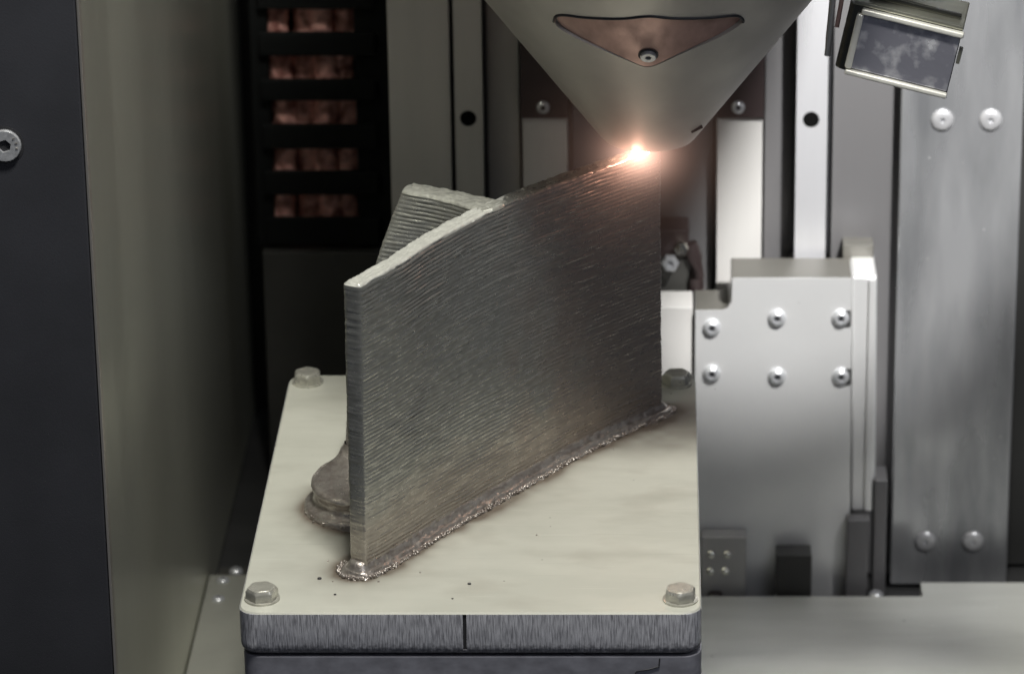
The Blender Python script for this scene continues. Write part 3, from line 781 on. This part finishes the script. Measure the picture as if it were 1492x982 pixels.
# spatter beads along the toe of the welds
def ico_data():
    b = bmesh.new(); bmesh.ops.create_icosphere(b, subdivisions=1, radius=1)
    V = np.array([v.co[:] for v in b.verts]); F = np.array([[v.index for v in f.verts] for f in b.faces]); b.free()
    return V, F
IV, IF = ico_data()
def spatter(name, line, off0, off1, count, rmin, rmax, zlift, seed, far=0):
    g = np.random.default_rng(seed); t, nn = normals(line)
    Vs = []; Fs = []; k = 0
    n = len(line)
    for i in range(count + far):
        off = g.uniform(off0, off1) if i < count else off1 + g.exponential(0.006)
        q = g.random()
        q_end = 0.10
        if q < q_end or q > 1 - q_end * .5:
            j = 0 if q < q_end else n - 1
            a = g.uniform(-math.pi / 2, math.pi / 2)
            sg = -1 if j == 0 else 1
            p = line[j] + off * (sg * t[j] * math.cos(a) + nn[j] * math.sin(a))
        else:
            j = g.integers(0, n); sd = -1 if g.random() < .75 else 1
            p = line[j] + nn[j] * off * sd + t[j] * g.uniform(-.0003, .0003)
        r = g.uniform(rmin, rmax) * (1 if i < count else .55)
        sc = r * g.uniform(.75, 1.3, 3)
        z_ = g.uniform(*zlift) if i < count else 0.0001
        Vs.append(IV * sc + np.array([p[0], p[1], z_])); Fs.append(IF + k); k += len(IV)
    o = from_np(name, np.vstack(Vs), np.vstack(Fs), M_weld, part, 80)
    o['kind'] = 'stuff'
    return o
spatter('weld_spatter', cb, 0.0066, 0.0080, 700, 0.00028, 0.00066, (0.0001, 0.0010), 5, far=30)
spatter('foot_spatter', foot_line, 0.0206, 0.0223, 360, 0.00028, 0.00065, (0.0002, 0.0014), 6, far=0)

# loose grains on the plate, one object each would be invisible; a handful of visible ones are single things
for k, (px, py, r) in enumerate(((-0.0505, 0.0255, 0.00075), (-0.0010, 0.0215, 0.00065), (-0.0445, 0.0135, 0.0005), (-0.006, 0.0105, 0.0004))):
    V = IV * r * np.array([1.1, .9, .6]) + np.array([px, py, r * .4])
    o = from_np('metal_grain', V, IF, M_socket, None, 80)
    setp(o, ('dark metal grain beside the front bolt at left', 'dark metal grain on the plate midway in front of the blade', 'tiny grain near the front edge at left', 'tiny grain near the front edge at the seam')[k], 'grain', 'loose grains on the plate')

# ------------------------------------------------------------------ laser nozzle head
AX, AY, AZ = 0.0577, 0.1585, 0.0868
TA = 0.769
head = thing('laser_head', (AX, AY, 0.106), 'conical grey laser nozzle pointing down at the glowing spot', 'laser head')
def rz(z_): return (z_ - AZ) * TA
prof = [(0.0045, 0.1072), (rz(0.1068) * .82, 0.1068), (rz(0.1072), 0.1075), (rz(0.1085), 0.1085)] + [(rz(z_), z_) for z_ in np.linspace(0.112, 0.228, 14)] + [(rz(0.228) + .0015, 0.230), (rz(0.228) + .0015, 0.34)]
cone = from_bm('nozzle_cone', bm_lathe(prof, 160, Matrix.Translation((AX, AY, 0))), M_cone, head)
# pocket sunk into the front of the cone, holding the copper insert (outline as angle round the axis, height)
def cone_pt(ang, z_, d=0.0):   # ang measured from the front (-Y); d along the outward normal
    r = rz(z_); nrm = Vector((math.sin(ang), -math.cos(ang), -TA)).normalized()
    return Vector((AX + r * math.sin(ang), AY - r * math.cos(ang), z_)) + nrm * d, nrm
pk = [(-0.5553, 0.16603), (-0.5264, 0.16846), (-0.496, 0.16954), (-0.4449, 0.17006), (-0.3619, 0.16999), (-0.2175, 0.17034), (-0.1245, 0.17089), (-0.0561, 0.17173), (-0.0153, 0.17196), (0.0254, 0.17176), (0.0931, 0.17099), (0.1774, 0.17048), (0.2959, 0.17002), (0.4112, 0.16977), (0.466, 0.16918), (0.5108, 0.16723), (0.522, 0.16515), (0.429, 0.16093), (0.2203, 0.15508), (0.0738, 0.15062), (0.0138, 0.14909), (-0.0224, 0.14874), (-0.0584, 0.14905), (-0.1174, 0.15053), (-0.2726, 0.15479), (-0.4573, 0.15998), (-0.5472, 0.16355)]
pk = [(a + 0.017, b) for a, b in pk]
pk = cr([(a * .06, b) for a, b in pk + [pk[0]]], 110)[:-1] / np.array([.06, 1])
def depth_at(z_): return 0.0004 + 0.0016 * max(0, min(1, (z_ - 0.150) / 0.02))
def pocket_bm(scale, din, dout):
    bm = bmesh.new(); c0 = np.array([0, .1640]); n = len(pk)
    def ring(f, top):
        out = []
        for p in pk:
            q = c0 + (p - c0) * scale * f
            d = dout if top == 1 else -(depth_at(q[1]) + din)
            if top == 2: d = -(depth_at(q[1]) + dout)
            out.append(bm.verts.new(cone_pt(q[0], q[1], d)[0]))
        return out
    fs = (1.0, .8, .6, .4, .2, .05)
    tmode = 1 if dout > 0.001 else 2
    lo = [ring(f, 0) for f in fs]; hi = [ring(f, tmode) for f in fs]
    for S in (lo, hi):
        for A, B in zip(S, S[1:]):
            for i in range(n): bm.faces.new((A[i], A[(i + 1) % n], B[(i + 1) % n], B[i]))
        bm.faces.new(S[-1])
    for i in range(n): bm.faces.new((lo[0][i], lo[0][(i + 1) % n], hi[0][(i + 1) % n], hi[0][i]))
    return bm
cut = from_bm('cutter', pocket_bm(1.0, 0.0, 0.012), None)
boolean(cone, cut)
for p in cone.data.polygons: p.use_smooth = True
cone.data.set_sharp_from_angle(angle=R(25))
ins_o = from_bm('copper_insert', pocket_bm(0.985, -0.0001, -0.0003), M_copper, head, 30)
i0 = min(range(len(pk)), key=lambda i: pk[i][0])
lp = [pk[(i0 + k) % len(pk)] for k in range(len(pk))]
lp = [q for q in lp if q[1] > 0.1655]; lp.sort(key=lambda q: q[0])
tube('lip_shadow_line', [cone_pt(a_, b_ + .0003, 0.0001)[0] for a_, b_ in lp], 0.00050, M_socket, ins_o, 8)  # dark tube stands in for the shadow line under the pocket's upper lip
sp, un = cone_pt(0.0, 0.1541, -0.0004)
from_bm('screw_seat', bm_lathe([(0.0034, 0), (0.0034, 0.00025), (0.0026, 0.0003)], 28, dir_matrix(sp, un)), M_socket, ins_o, 40)
screw(ins_o, sp + un * 0.0001, un, 0.0027, 0.0013, M_screw, M_socket, 'cap', spin=.2)
box('head_shade_box', 0.0, 0.118, 0.07, 0.27, 0.27, 0.37, M_column, head, 0.003)  # unseen box added above the view to shade the lower bracket
# small chip on the nozzle skirt
tube('dark_nick', [cone_pt(0.75, 0.1150, .0002)[0], cone_pt(0.93, 0.1163, .0002)[0]], [0.0005, 0.0009], M_block, head, 6)

# melt pool: white-hot metal that gives off light
mm = bpy.data.materials.new('white_hot_metal'); mm.use_nodes = True
em = mm.node_tree.nodes.new('ShaderNodeEmission'); em.inputs[0].default_value = (1.0, 0.80, 0.52, 1); em.inputs[1].default_value = 30
mm.node_tree.links.new(em.outputs[0], mm.node_tree.nodes['Material Output'].inputs[0])
PC = Vector((0.0548, 0.1530, 0.1042))
b = bmesh.new(); bmesh.ops.create_icosphere(b, subdivisions=3, radius=1)
for v in b.verts:
    k = 1 + .22 * math.sin(3.1 * v.co.x + 1.3) * math.cos(4.0 * v.co.z + 2 * v.co.y)
    v.co = PC + Vector((v.co.x * 0.0034 * k, v.co.y * 0.0026 * k, v.co.z * 0.0019 * k + 0.0012 * v.co.x * .5))
setp(from_bm('melt_pool', b, mm, None, 80), 'white-hot melt pool glowing at the top corner of the blade', 'melt pool')
pl_ = bpy.data.lights.new('melt_pool_light', 'POINT'); pl_.energy = 0.042; pl_.color = (1.0, 0.52, 0.38); pl_.shadow_soft_size = 0.004
plo = bpy.data.objects.new('melt_pool_light', pl_); col.objects.link(plo); plo.location = PC + Vector((-0.001, -0.0070, 0.0030))

# emitting ball standing in for bloom and lit fume round the pool
def plume_glow_material(name, rad, k, strength, color, faint=0.0):
    m = bpy.data.materials.new(name); m.use_nodes = True
    nt = m.node_tree; N = nt.nodes; L = nt.links
    N.remove(N['Principled BSDF'])
    tc = N.new('ShaderNodeTexCoord'); ln = N.new('ShaderNodeVectorMath'); ln.operation = 'LENGTH'; L.new(tc.outputs['Object'], ln.inputs[0])
    dv = N.new('ShaderNodeMath'); dv.operation = 'DIVIDE'; dv.inputs[1].default_value = rad; L.new(ln.outputs['Value'], dv.inputs[0])
    sq = N.new('ShaderNodeMath'); sq.operation = 'SUBTRACT'; sq.inputs[0].default_value = 1; sq.use_clamp = True; L.new(dv.outputs[0], sq.inputs[1])
    pw = N.new('ShaderNodeMath'); pw.operation = 'POWER'; pw.inputs[1].default_value = k; L.new(sq.outputs[0], pw.inputs[0])
    mu0 = N.new('ShaderNodeMath'); mu0.operation = 'MULTIPLY'; mu0.inputs[1].default_value = strength; L.new(pw.outputs[0], mu0.inputs[0])
    pw2 = N.new('ShaderNodeMath'); pw2.operation = 'POWER'; pw2.inputs[1].default_value = 2.6; L.new(sq.outputs[0], pw2.inputs[0])
    mu = N.new('ShaderNodeMath'); mu.operation = 'MULTIPLY_ADD'; mu.inputs[1].default_value = faint; L.new(pw2.outputs[0], mu.inputs[0]); L.new(mu0.outputs[0], mu.inputs[2])
    e = N.new('ShaderNodeEmission'); e.inputs[0].default_value = (*color, 1); L.new(mu.outputs[0], e.inputs[1])
    L.new(e.outputs[0], N['Material Output'].inputs['Volume'])
    return m
mp = plume_glow_material('plume_glow', 0.060, 14.0, 300, (1.0, 0.58, 0.44), 2.6)
b = bmesh.new(); bmesh.ops.create_icosphere(b, subdivisions=4, radius=0.060)
o = from_bm('glow_plume', b, mp, None, 80); o.location = PC + Vector((0, -0.009, 0.002)); o.scale = (1.0, 1.0, 0.8)
setp(o, 'warm glow around the melt pool, bloom and fume put in as an emitting volume', 'vapour', None, 'stuff')

# ------------------------------------------------------------------ sensor box at upper right
sb = thing('sensor_box', (0.1420, 0.10, 0.160), 'tilted polished metal sensor box hanging at upper right', 'sensor box')
SM = Matrix.Translation((0.1425, 0.10, 0.1577)) @ Matrix.Rotation(R(12), 4, 'Y') @ Matrix.Rotation(R(-8), 4, 'Z')
def sbox(name, x0, x1, y0, y1, z0, z1, mat, bv=0.0004, seg=2, parent=sb):
    b = bm_box(x0, x1, y0, y1, z0, z1, bv, seg); b.transform(SM)
    return from_bm(name, b, mat, parent, 40)
w, h = 0.0172, 0.0118
# body with a strongly rounded left side
bp = rounded([(-w - .0040, 0.030), (-w - .0040, 0.0), (w, 0.0), (w, 0.030)], [0, .0036, .0006, 0], 10)
b = bm_prism(bp, 'z', -h + .0008, h, 0.0003); b.transform(SM)
o = from_bm('housing', b, M_boxdark, sb, 40)
sbox('front_panel', -w + .0012, w - .0002, -0.0008, 0.0004, -h + .0022, h - .0022, M_foil, .0003)
sbox('top_lip', -w + .0005, w + .0008, -0.0026, 0.0006, h - .0021, h - .0002, M_bright, .0006, 3)
sbox('bottom_lip', -w - .0003, w + .0002, -0.0026, 0.0006, -h + .0000, -h + .0018, M_bright, .0006, 3)
sbox('corner_bead', -w - .0008, -w + .0016, -0.0020, 0.0004, -h + .0019, h - .0022, M_bright, .0009, 4)
sbox('top_cover', -w - .0025, w + .0002, -0.0005, 0.030, h + .0001, h + .0016, M_boxtop, .0005)
sbox('lid_ridge', -w + .002, w - .0015, 0.006, 0.0085, h + .0017, h + .0034, M_boxdark, .0005)
sbox('latch', w + .0003, w + .0016, 0.0002, 0.0030, -h + .012, -h + .0175, M_boxtop, .0003)
box('hanger_arm', 0.136, 0.156, 0.118, 0.124, 0.172, 0.42, M_boxtop, sb, .0006)
for k, (x_, dx, r_) in enumerate(((0.1192, 0.003, 0.0011), (0.1222, 0.001, 0.0008))):
    o = tube('cable', [(x_ + dx, 0.112, 0.30), (x_ + .001, 0.112, 0.19), (x_ - .0002, 0.110, 0.172), (x_ - .0012, 0.109, 0.160 + k * .006), (x_ - .0016, 0.109, 0.1535 + k * .010)], r_, M_copper if k else M_column, None, 10)
    setp(o, ('thin grey cable hanging beside the sensor box', 'thin copper-coloured cable beside the sensor box')[k], 'cable')
